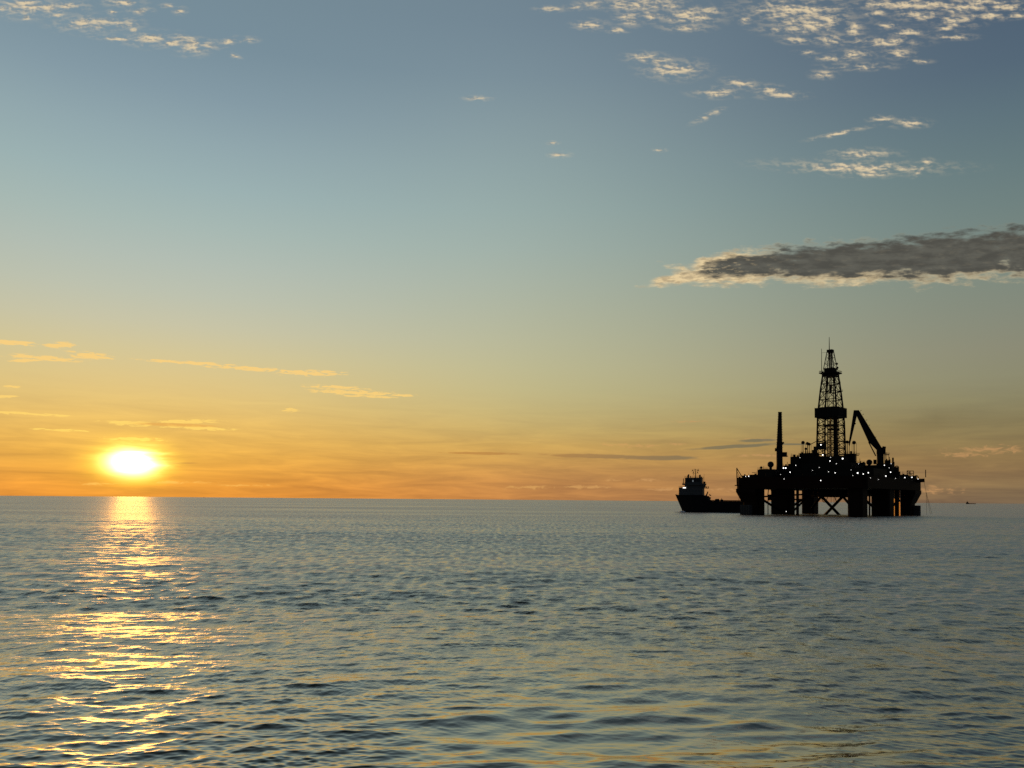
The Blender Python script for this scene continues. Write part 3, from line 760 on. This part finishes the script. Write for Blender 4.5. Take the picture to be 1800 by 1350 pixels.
# tapering top, crown block, aerial masts
h0, h1, z0, z1 = half(25, 647), half(12, 619), zat(650), zat(618.5)
for sx in (-1, 1):
    for sy in (-1, 1): MB().tube((sx * h0, sy * h0, z0), (sx * h1, sy * h1, z1), .26, n=6).build('top_leg', LATTICE, der)
for f in range(4):
    ca, sa = (1, 0, -1, 0)[f], (0, 1, 0, -1)[f]
    P = lambda t, h, z: (ca * t - sa * h, sa * t + ca * h, z)
    for k in range(3):
        ta, tb = k / 3, (k + 1) / 3
        ha, hb_ = h0 + (h1 - h0) * ta, h0 + (h1 - h0) * tb; za, zb_ = z0 + (z1 - z0) * ta, z0 + (z1 - z0) * tb
        s = 1 if k % 2 else -1
        MB().tube(P(-s * ha, -ha, za), P(s * hb_, -hb_, zb_), .11, n=5).build('diagonal', LATTICE, der)
        MB().tube(P(-hb_, -hb_, zb_), P(hb_, -hb_, zb_), .11, n=5).build('girt', LATTICE, der)
MB().tube((-.5, 0, z0), (-.45, 0, z1), .45, n=8).build('top_post', LATTICE, der)
MB().tube((.9, 0, z0), (.8, 0, z1), .28, n=8).build('top_post', LATTICE, der)
hc = half(13.5, 617)
MB().box(-hc, hc, -hc, hc, zat(619.5), zat(615), .2).build('crown_block', STEEL, der)
o = RF.at(1457.6, 592.5, 0) - Vector((DC.x, DC.y, 0)); MB().tube((o.x, o.y, zat(615.2)), (o.x, o.y, o.z), .30, .16, n=8).build('aerial_mast', STEEL, der)
o = RF.at(1444.1, 613, 0) - Vector((DC.x, DC.y, 0)); MB().tube((o.x, o.y, zat(654)), (o.x, o.y, o.z), .24, .13, n=8).tube((o.x, o.y, zat(619.3)), (-hc, -hc * .2, zat(619.0)), .07, n=5).build('aerial_mast', STEEL, der)
for (px, py) in ((1471, 639.5), (1472, 646.5)):
    o = RF.at(px, py, 0) - Vector((DC.x, DC.y, 0)); MB().ball(o, .75, 10, 7).build('top_lantern', STEEL, der, True)
for (y, x0, x1) in ((674, 1470, 1477.5), (687.5, 1471, 1481.5)):
    p, q = RF.at(x0, y, 0) - Vector((DC.x, DC.y, 0)), RF.at(x1, y, 0) - Vector((DC.x, DC.y, 0))
    sp = MB().beam(p, q, 1.6, .35, side=(0, 1, 0)).tube(q, q + Vector((0, 0, 1.2)), .06, n=4).tube(p.lerp(q, .6), p.lerp(q, .6) + Vector((0, 0, 1.2)), .06, n=4).tube(p.lerp(q, .4) + Vector((0, 0, 1.2)), q + Vector((0, 0, 1.2)), .06, n=4)
    sp.build('side_platform', STEEL, der)
# stair tower line on the right-hand leg
o1 = RF.at(1487, 800, 0) - Vector((DC.x, DC.y, 0)); o2 = RF.at(1485, 740, 0) - Vector((DC.x, DC.y, 0))
MB().tube(o1, o2, .2, n=6).build('service_riser', LATTICE, der)

# ---- right-hand crane with folded knuckle boom
CV = 14
pv = RF.at(1547, 795, CV)
crane = bpy.data.objects.new('knuckle_boom_crane', None); COL.objects.link(crane); crane.parent = rig; crane.empty_display_size = 2
side = Vector((math.sin(RF.th), math.cos(RF.th), 0)); side = Vector((-math.sin(RF.th), math.cos(RF.th), 0))
b0, b1 = RF.at(1547.5, 825, CV), RF.at(1547.2, 789, CV)
MB().tube((b0.x, b0.y, 23.6), (b1.x, b1.y, b1.z), 2.1, 2.05, n=16).build('pedestal', STEEL, crane, True)
MB().beam(RF.at(1541, 792.5, CV), RF.at(1556.5, 792.5, CV), 4.0, 4.2, side=side).build('slew_house', STEEL, crane)
MB().beam(RF.at(1551, 786.6, CV), RF.at(1557, 787.5, CV), 2.2, 1.6, side=side).build('winch', STEEL, crane)
MB().beam(RF.at(1554, 799.4, CV), RF.at(1563, 799.4, CV), 2.0, .45, side=side).build('access_platform', STEEL, crane)
MB().beam(RF.at(1555.5, 800, CV), RF.at(1555.5, 816, CV), 1.0, .5, side=side).build('ladder', STEEL, crane)


def plate(pts, w, v, name, par, mat=STEEL):
    """Side profile (photo outline at distance v) given thickness w across."""
    P = [RF.at(x, y, v) for x, y in pts]; n = len(P)
    vs = [p - side * w / 2 for p in P] + [p + side * w / 2 for p in P]
    return MB().add(vs, [tuple(range(n)), tuple(range(2 * n - 1, n - 1, -1))] + [(i, n + i, n + (i + 1) % n, (i + 1) % n) for i in range(n)]).build(name, mat, par)


plate([(1504.2, 721.8), (1509.2, 720.8), (1512, 724.5), (1549.5, 786.5), (1551, 792), (1543, 793), (1526.6, 776.5), (1505.8, 731)], 1.5, CV, 'main_boom', crane)
plate([(1500.6, 721.5), (1504.0, 724.0), (1507.2, 728), (1505.5, 734.5), (1494.4, 780), (1493.2, 785.5), (1491.4, 780.5)], 1.1, CV - .02, 'jib', crane)
MB().beam(RF.at(1501, 723, CV), RF.at(1509, 723, CV), 2.2, 1.3, side=side).build('knuckle', STEEL, crane)
MB().tube(RF.at(1526.8, 776.8, CV), RF.at(1539.5, 801.5, CV), .38, n=8).build('lift_cylinder', STEEL, crane, True)
MB().tube(RF.at(1507.5, 731, CV), RF.at(1517.5, 748, CV), .3, n=8).build('jib_cylinder', STEEL, crane, True)
MB().tube(RF.at(1492.6, 784, CV), RF.at(1492.4, 797, CV), .12, n=5).build('hoist_wire', STEEL, crane)
MB().ball(RF.at(1503.2, 744.8, CV), .5, 8, 6).build('sheave', STEEL, crane, True)
for (x, y) in ((1518, 728), (1529, 747), (1514, 721.5), (1540, 768), (1524, 738)):
    p = RF.at(x - 1.6, y + 1.0, CV); MB().beam(p, RF.at(x + .2, y - .2, CV), .5, .3, side=side).build('boom_bracket', STEEL, crane)

# ---- left-hand crane, boom stowed upright
lc = bpy.data.objects.new('upright_crane', None); COL.objects.link(lc); lc.parent = rig; lc.empty_display_size = 2
LV = -18
p0, p1, p2 = RF.at(1370.2, 826, LV), RF.at(1370.2, 789, LV), RF.at(1371.1, 725.5, LV)
MB().tube((p0.x, p0.y, 23.6), tuple(p1), 2.05, 1.85, n=16).build('pedestal', STEEL, lc, True)
MB().beam(p1, p2, 3.2, 3.5, 1.7, 2.05, side=side).build('upright_boom', STEEL, lc)
for t in np.linspace(.04, .96, 14):
    c = p1.lerp(p2, t); w = 3.2 + (1.7 - 3.2) * t; h = 3.5 + (2.05 - 3.5) * t
    MB().box(c.x - h / 2 - .06, c.x + h / 2 + .06, c.y - w / 2 - .06, c.y + w / 2 + .06, c.z - .09, c.z + .09).build('boom_rib', STEEL, lc)
MB().beam(RF.at(1367.6, 724.8, LV), RF.at(1374.4, 724.8, LV), 1.2, .5, side=side).build('boom_head', STEEL, lc)
MB().beam(RF.at(1375, 799, LV), RF.at(1383.4, 799, LV), 2.4, 3.0, side=side).build('operator_cab', STEEL, lc)
MB().beam(RF.at(1382, 802.2, LV), RF.at(1385.5, 801.5, LV), 1.6, .4, side=side).build('cab_step', STEEL, lc)
MB().beam(RF.at(1362.2, 790.5, LV), RF.at(1366, 790.5, LV), 1.6, 2.0, side=side).build('counterweight', STEEL, lc)
MB().beam(RF.at(1374.6, 778, LV), RF.at(1376.6, 780.5, LV), 1.0, 2.0, side=side).build('boom_winch', STEEL, lc)

# ------------------------------------------------------------------ supply vessel
SF = Frame(1262, 596, 7)
ship = thing('supply_vessel', SF.o, SF.rz, 'dark offshore supply vessel with tall forward wheelhouse, its stern beside the rig leg', 'ship')


def sp(px, py, v=0.0): return SF.at(px, py, v)


bow = sp(1185.3, 869.5)[0]; stern = sp(1336, 890)[0]
zf, zm = sp(1212, 870.2)[2], sp(1275, 880.8)[2]
hb_ = 6.2
st_ = []     # (x at deck, x at keel, half breadth deck, half breadth waterline, deck height)
Ls = stern - bow
xf = sp(1238, 870)[0]; xk = sp(1199, 900)[0] - bow
for fx, bd, bw in ((0, .15, .02), (.03, 1.6, .25), (.07, 3.2, 1.3), (.13, 4.9, 3.0), (.21, 5.9, 4.8), (.30, 6.2, 5.8)):
    st_.append((bow + fx * Ls, bow + xk * (1 - fx / .30) + fx * Ls, bd, bw, zf + (.5 if fx == 0 else .25 * (1 - fx / .3))))
st_.append((xf, xf, 6.2, 6.0, zf))
st_.append((xf + 2.2, xf + 2.2, 6.2, 6.0, zf - 1.3)); st_.append((xf + 4.5, xf + 4.5, 6.2, 6.0, zm)); st_.append((stern - 3, stern - 3, 6.2, 5.9, zm)); st_.append((stern, stern - 1.4, 6.0, 5.2, zm))
vs, fs = [], []
for xd, xw, bd, bw, zd in st_:
    xm = (xd + xw) / 2
    vs += [(xw + .5, 0, -3), (xw + .2, -bw * .8, -2.4), (xw, -bw, 0), (xm, -(bd * .62 + bw * .38), zd * .5), (xd, -bd, zd), (xd, bd, zd), (xm, bd * .62 + bw * .38, zd * .5), (xw, bw, 0), (xw + .2, bw * .8, -2.4)]
k = 9
for i in range(len(st_) - 1):
    for j in range(k): fs.append((i * k + j, i * k + (j + 1) % k, (i + 1) * k + (j + 1) % k, (i + 1) * k + j))
fs += [tuple(range(k - 1, -1, -1)), tuple(range((len(st_) - 1) * k, len(st_) * k))]
hull = MB().add(vs, fs).build('hull', SHIPHULL, ship)
# rubbing strakes and bulwark rail
for s in (-1, 1):
    MB().beam((xf + 5, s * 6.3, zm - .25), (stern - .2, s * 6.25, zm - .25), .3, .35, side=(0, 1, 0)).build('rubbing_strake', SHIPHULL, hull)
    MB().beam((xf + 4, s * 6.05, zm + .35), (stern - .2, s * 6.05, zm + .35), .18, .65, side=(0, 1, 0)).build('bulwark', SHIPHULL, hull)
    m = MB()
    for i in range(9):
        f = .02 + .026 * i; xx = bow + f * Ls; yb = np.interp(f, [0, .03, .07, .13, .21, .3], [.15, 1.6, 3.2, 4.9, 5.9, 6.2]) - .15
        m.tube((xx, s * yb, zf + .1), (xx, s * yb, zf + 1.3), .05, n=4)
    m.build('bow_rail', SHIPHULL, hull)


def tier(px0, px1, ytop, ybot, hw, mat=SHIPWHITE, name='deckhouse', cut=.5):
    x0, x1 = sp(px0, ytop)[0], sp(px1, ytop)[0]; z0, z1 = sp(px0, ybot)[2], sp(px0, ytop)[2]
    return MB().box(x0, x1, -hw, hw, z0, z1, cut).build(name, mat, ship)


t1 = tier(1193.6, 1236.2, 857, 870.0, 5.4)
t2 = tier(1204, 1238.6, 852.6, 856.95, 5.1)
wing = tier(1200.2, 1239.2, 849.9, 852.55, 6.3, SHIPWHITE, 'bridge_wing', .3)
br = tier(1204.6, 1233.6, 840.6, 849.85, 4.6, SHIPWHITE, 'wheelhouse', .9)
rf = tier(1203.6, 1234.6, 839.8, 840.57, 4.9, SHIPWHITE, 'wheelhouse_roof', .8)
xw0, xw1 = sp(1204.6, 845)[0], sp(1233.6, 845)[0]; zw0, zw1 = sp(1215, 847.2)[2], sp(1215, 842.2)[2]
for i in range(8):
    x = xw0 + .9 + (xw1 - xw0 - 1.8) * i / 8; dx = (xw1 - xw0 - 1.8) / 8
    for s in (-1, 1):
        y0 = s * 4.6; MB().box(x + .12, x + dx - .12, min(y0, y0 + s * .05), max(y0, y0 + s * .05), zw0, zw1).build('bridge_window', GLASS, br)
for i in range(5):
    y = -3.6 + 7.2 * i / 5; MB().box(xw0 - .05, xw0, y + .12, y + 1.32, zw0, zw1).build('bridge_window', GLASS, br)
for i in range(7):
    x = sp(1196.5 + i * 5.6, 863)[0]; z = sp(1200, 863)[2]
    for s in (-1, 1): MB().tube((x, s * 5.36, z), (x, s * 5.46, z), .32, n=10).build('porthole', GLASS, t1)
for (zz, x0p, x1p, hw) in ((857, 1193.6, 1204, 5.3), (849.9, 1200.4, 1239, 6.2), (839.8, 1204, 1234, 4.7)):
    z = sp(1200, zz)[2]; x0, x1 = sp(x0p, zz)[0], sp(x1p, zz)[0]
    m = MB()
    for s in (-1, 1):
        m.tube((x0, s * hw, z + 1.0), (x1, s * hw, z + 1.0), .05, n=4); m.tube((x0, s * hw, z + .5), (x1, s * hw, z + .5), .05, n=4)
        for i in range(9): xx = x0 + (x1 - x0) * i / 8; m.tube((xx, s * hw, z), (xx, s * hw, z + 1.0), .05, n=4)
    m.tube((x0, -hw, z + 1), (x0, hw, z + 1), .05, n=4)
    m.build('handrail', SHIPWHITE, ship)
# masts, funnels, searchlights
mx, mz = sp(1221.8, 824)[0], sp(1221.8, 824)[2]; rz_ = sp(1221, 839.8)[2]
mast = MB().tube((mx, 0, rz_), (mx, 0, mz), .34, .2, n=8).build('radar_mast', SHIPHULL, ship)
for (dz, w, t) in ((.30, 2.1, .13), (.52, 2.6, .2), (.75, 3.2, .14), (.9, 1.6, .1)):
    z = rz_ + (mz - rz_) * dz; MB().beam((mx - w, 0, z), (mx + w, 0, z), t * 1.6, t, side=(0, 1, 0)).build('mast_spreader', SHIPHULL, mast)
for (dx, z0, z1) in ((-1.5, .3, .78), (-2.4, .75, .96), (2.3, .75, 1.0), (1.3, .52, .95), (-1.0, .78, 1.02)):
    MB().tube((mx + dx, .2, rz_ + (mz - rz_) * z0), (mx + dx, .2, rz_ + (mz - rz_) * z1), .12, n=5).build('mast_aerial', SHIPHULL, mast)
for dx, z in ((-2.2, .82), (1.9, .84), (1.6, .58), (-1.5, .6)):
    MB().ball((mx + dx, .1, rz_ + (mz - rz_) * z), .38, 8, 6).build('mast_lamp', SHIPHULL, mast)
for (px, y0, y1, r) in ((1209.2, 835.5, 840, .75), (1230, 835, 840, .7), (1233, 838, 842, .5), (1201.4, 841, 850.5, .28), (1204.2, 840.5, 850, .15), (1238.2, 846.5, 856, .8), (1236.3, 838, 850, .1), (1213.4, 836.5, 840, .3), (1237.8, 833, 846.5, .07)):
    p, q = sp(px, y0), sp(px, y1); MB().tube((p.x, -3 if px < 1205 else -1.5, p.z), (p.x, -3 if px < 1205 else -1.5, q.z - .1), r, n=8).build('deck_post', SHIPHULL, ship)
for px, py, r in ((1210, 835, .65), (1230.5, 835.6, .6)):
    p = sp(px, py); MB().ball((p.x, -1.5, p.z), r, 10, 7).build('satellite_dome', SHIPWHITE, ship, True)
# fire monitor aft of the bridge, deck cranes and tugger gear
p = sp(1239, 858); q = sp(1245.4, 858.4)
fm = MB().beam((p.x - 1, 0, p.z), (q.x, 0, q.z), .5, .35, side=(0, 1, 0)).build('fire_monitor', SHIPHULL, ship)
for px in (1241.5, 1244.6): c = sp(px, 857); MB().beam((c.x, 0, c.z - .6), (c.x, 0, c.z + .9), .5, .6, side=(0, 1, 0)).build('monitor_nozzle', SHIPHULL, fm)
c0 = sp(1243.5, 880); dc = MB().tube((c0.x, -2.5, zm), (c0.x, -2.5, sp(1243, 873)[2]), .7, n=10).build('deck_crane', SHIPHULL, ship)
for (x0, y0, x1, y1, r) in ((1241, 874, 1244.8, 864.3, .55), (1240.5, 872, 1250, 876, .75), (1247, 869.6, 1250.5, 871.2, .35), (1244, 876, 1251.5, 881, .5), (1246, 872, 1243, 881, .6), (1249.2, 869.5, 1249.8, 872, .2), (1238, 877, 1243, 870, .4)):
    p, q = sp(x0, y0), sp(x1, y1); MB().tube((p.x, -2.5, p.z), (q.x, -2.2, q.z), r, r * .7, n=8).build('crane_arm', SHIPHULL, dc)
c = sp(1260.5, 878.6); MB().box(c.x - 1.5, c.x + 1.5, -1.2, 1.2, zm, c.z + .4, .2).tube((c.x - 1.2, 0, c.z + .4), (c.x + 1.4, 0, c.z + .55), .25, n=6).build('cargo_winch', SHIPHULL, ship)
c = sp(1268.8, 878); MB().box(c.x - .9, c.x + .9, -.9, .9, zm, c.z, .2).tube((c.x - .1, 0, c.z), (c.x - .1, 0, c.z + 1.1), .3, .12, n=8).build('capstan', SHIPHULL, ship)
# lit window under the bridge
c = sp(1204, 857.4); MB().box(c.x - 1.1, c.x + 1.1, -5.75, -5.45, c.z - .45, c.z + .35).build('deck_lamp', LAMPDIM, ship)
c = sp(1219, 845.2); MB().box(c.x - .25, c.x + .25, -4.72, -4.66, c.z - .8, c.z + .5).build('lit_window', glowmat('lit_window_glow', (.8, .9, .95), .22), ship)

# white water where the bow meets the swell
fm_ = bpy.data.materials.new('sea_foam'); fm_.use_nodes = True
t = fm_.node_tree; b = t.nodes['Principled BSDF']; nz = t.nodes.new('ShaderNodeTexNoise'); nz.inputs['Scale'].default_value = .9; nz.inputs['Detail'].default_value = 6
rp = t.nodes.new('ShaderNodeMapRange'); rp.inputs[1].default_value = .35; rp.inputs[2].default_value = .7; rp.inputs[3].default_value = .5; rp.inputs[4].default_value = .85
t.links.new(nz.outputs['Fac'], rp.inputs[0]); t.links.new(rp.outputs[0], b.inputs['Base Color']); b.inputs['Roughness'].default_value = .8
vs, fs = [], []
fr_ = random.Random(3)
foam = MB()
wo_ = SF.o
for i in range(70):
    px = fr_.triangular(1184, 1204, 1198); v = fr_.uniform(-9, 3)
    u, _ = SF.uz(px, 900, v); c = SF.o + SF.eu * u + SF.ev * v
    s = fr_.uniform(.35, 1.1) * (1.3 if px > 1194 else .8)
    h = .12 + s * (.45 if px > 1193 else .22) * fr_.uniform(.5, 1.6)
    ring = [(c.x + s * math.cos(t_) * fr_.uniform(.7, 1.3), c.y + s * math.sin(t_) * fr_.uniform(.7, 1.3)) for t_ in np.linspace(0, 2 * math.pi, 8)[:-1]]
    top = [((x - c.x) * .45 + c.x, (y - c.y) * .45 + c.y) for x, y in ring]
    foam.prism(ring, -.3, h, top)
tag(foam.build('bow_foam', fm_), 'patch of pale foam at the supply vessel bow', kind='stuff')


# ------------------------------------------------------------------ ships on the horizon
def far_ship(px, rng, length, label, big=True):
    fr2 = Frame(px, rng, 0); t = thing('far_ship' if big else 'far_boat', fr2.o, fr2.rz, label, 'ship' if big else 'boat')
    l = length / 2; bw = length * .075
    prof = [(-l, 0), (-l * 1.02, length * .07), (-l * .4, length * .062), (l * .8, length * .062), (l * 1.03, length * .09), (l * .92, 0), (l * .9, -2), (-l * .98, -2)]
    vs = [(x, -bw, z) for x, z in prof] + [(x, bw, z) for x, z in prof]; n = len(prof)
    MB().add(vs, [tuple(range(n)), tuple(range(2 * n - 1, n - 1, -1))] + [(i, n + i, n + (i + 1) % n, (i + 1) % n) for i in range(n)]).build('hull', SHIPHULL, t)
    H = length * .062
    w = MB().box(-l * .95, -l * .50, -bw * .9, bw * .9, H, H + length * .10, .3).box(-l * .85, -l * .55, -bw * .8, bw * .8, H + length * .1 + .01, H + length * .19, .3).build('superstructure', SHIPHULL, t)
    MB().tube((-l * .72, 0, H + length * .19), (-l * .72, 0, H + length * .34), length * .016, length * .008, n=6).build('mast', SHIPHULL, t)
    if big:
        MB().box(-l * .45, l * .75, -bw * .7, bw * .7, H + .01, H + length * .012, .2).build('hatch_covers', SHIPHULL, t)
        MB().box(-l * .5, -l * .36, -bw * .3, bw * .3, H + .01, H + length * .08, .3).build('funnel', SHIPHULL, t)
    return t


far_ship(1706.5, 9500, 92, 'tiny dark cargo ship on the horizon right of the drilling rig')
far_ship(359, 13000, 26, 'speck of a boat on the horizon, the one nearer the sun', False)
far_ship(495.5, 15000, 26, 'speck of a boat on the horizon, the one farther from the sun', False)

# ------------------------------------------------------------------ thin exhaust smoke drifting off behind the rig
smo = bpy.data.materials.new('exhaust_smoke'); smo.use_nodes = True
t = smo.node_tree; t.nodes.remove(t.nodes['Principled BSDF'])
pvn = t.nodes.new('ShaderNodeVolumePrincipled'); pvn.inputs['Color'].default_value = (.16, .12, .08, 1)
tx = t.nodes.new('ShaderNodeTexCoord'); nz = t.nodes.new('ShaderNodeTexNoise'); nz.inputs['Scale'].default_value = .045; nz.inputs['Detail'].default_value = 4
t.links.new(tx.outputs['Object'], nz.inputs['Vector'])
ln = t.nodes.new('ShaderNodeVectorMath'); ln.operation = 'LENGTH'; mpp = t.nodes.new('ShaderNodeMapping'); mpp.inputs[3].default_value = (1 / 44, 1 / 22, 1 / 15)
t.links.new(tx.outputs['Object'], mpp.inputs[0]); t.links.new(mpp.outputs[0], ln.inputs[0])
fo = t.nodes.new('ShaderNodeMapRange'); fo.interpolation_type = 'SMOOTHSTEP'; fo.inputs[1].default_value = 1; fo.inputs[2].default_value = 0; fo.inputs[3].default_value = 0; fo.inputs[4].default_value = .012
t.links.new(ln.outputs['Value'], fo.inputs[0])
nm = t.nodes.new('ShaderNodeMapRange'); nm.inputs[1].default_value = .35; nm.inputs[2].default_value = .7; t.links.new(nz.outputs['Fac'], nm.inputs[0])
mm = t.nodes.new('ShaderNodeMath'); mm.operation = 'MULTIPLY'; t.links.new(fo.outputs[0], mm.inputs[0]); t.links.new(nm.outputs[0], mm.inputs[1])
t.links.new(mm.outputs[0], pvn.inputs['Density']); t.links.new(pvn.outputs[0], t.nodes['Material Output'].inputs['Volume'])
sm_ = MB().ball((0, 0, 0), 1, 24, 14).mesh('smoke', smo, True)
for v_ in sm_.vertices: v_.co = Vector((v_.co.x * 44, v_.co.y * 22, v_.co.z * 15))
sk = link('smoke', sm_, None, RF.o + RF.eu * RF.uz(1640, 738, 70)[0] + RF.ev * 70 + Vector((0, 0, RF.uz(1640, 738, 70)[1])), RF.rz + RF.th)
sk.rotation_euler = (0, math.radians(-8), RF.rz + RF.th)
tag(sk, 'faint brown exhaust smoke drifting away right of the crane', kind='stuff')

# ------------------------------------------------------------------ working lights on the rig: fixed to whatever surface they hang on
bpy.context.view_layer.update()
dg = bpy.context.evaluated_depsgraph_get()
inv = rig.matrix_world.inverted()
bright = [(1377.3, 822.7, 2.0), (1381.3, 822.7, 1.9), (1388.7, 830, 1.6), (1443, 782, 1.8), (1446.3, 799.7, 1.9), (1459, 810.3, 1.5), (1468, 831.2, 1.2), (1442.7, 844.7, 1.3), (1481.2, 806.1, 2.2), (1507.6, 831.4, 2.0),
          (1517.3, 833.2, 1.5), (1526.3, 831, 1.5), (1554.6, 817.7, 1.3), (1557, 836.8, 1.9), (1565.5, 830, 1.5), (1590.5, 839.5, 1.6), (1603, 839, 1.6), (1316, 837, 1.5), (1310.7, 837.4, 1.0), (1382, 899, 1.0), (1613.7, 842, 1.0)]
dim = [(1398.7, 818, 1.2), (1406, 804.3, 1.0), (1470.3, 815.2, 1.4), (1460, 804, 1.2), (1440, 821.7, .9), (1456.3, 829.2, 1.0), (1378.3, 842, 1.4), (1509, 815.5, 1.4), (1499, 836, .9), (1530, 840, .9), (1563, 822.4, .9), (1574, 840.8, .9),
       (1566.4, 815, .9), (1428, 827, .7), (1372, 834, .7), (1496, 826, .7), (1544, 843, .7)]
for lst, mat in ((bright, LAMP), (dim, LAMPDIM)):
    me = MB().ball((0, 0, 0), 1.0, 10, 7).mesh('lamp_glass', mat, True)
    hs = MB().tube((0, 0, .2), (0, 0, 1.3), .6, .35, n=8).mesh('lamp_housing', STEEL)
    for (px, py, rpx) in lst:
        d = ray(px, py); hit, loc, nor, _, ob, _ = scn.ray_cast(dg, CAM, d)
        if not hit or ob.name.startswith('sea') or ob.name.startswith('hull'):
            d2 = d / d.dot(RF.ev); loc = CAM + d2 * (RF.rng - 20)
        r = rpx * .21
        p = inv @ (loc - d * (r * .6))
        o = link('floodlight', me, rig, p); o.scale = (r, r, r if not (px in (1470.3, 1460, 1378.3, 1509)) else r * .5)
        link('lamp_housing', hs, o)
print('objects', len(bpy.data.objects), 'tris', sum(len(m.polygons) for m in bpy.data.meshes))
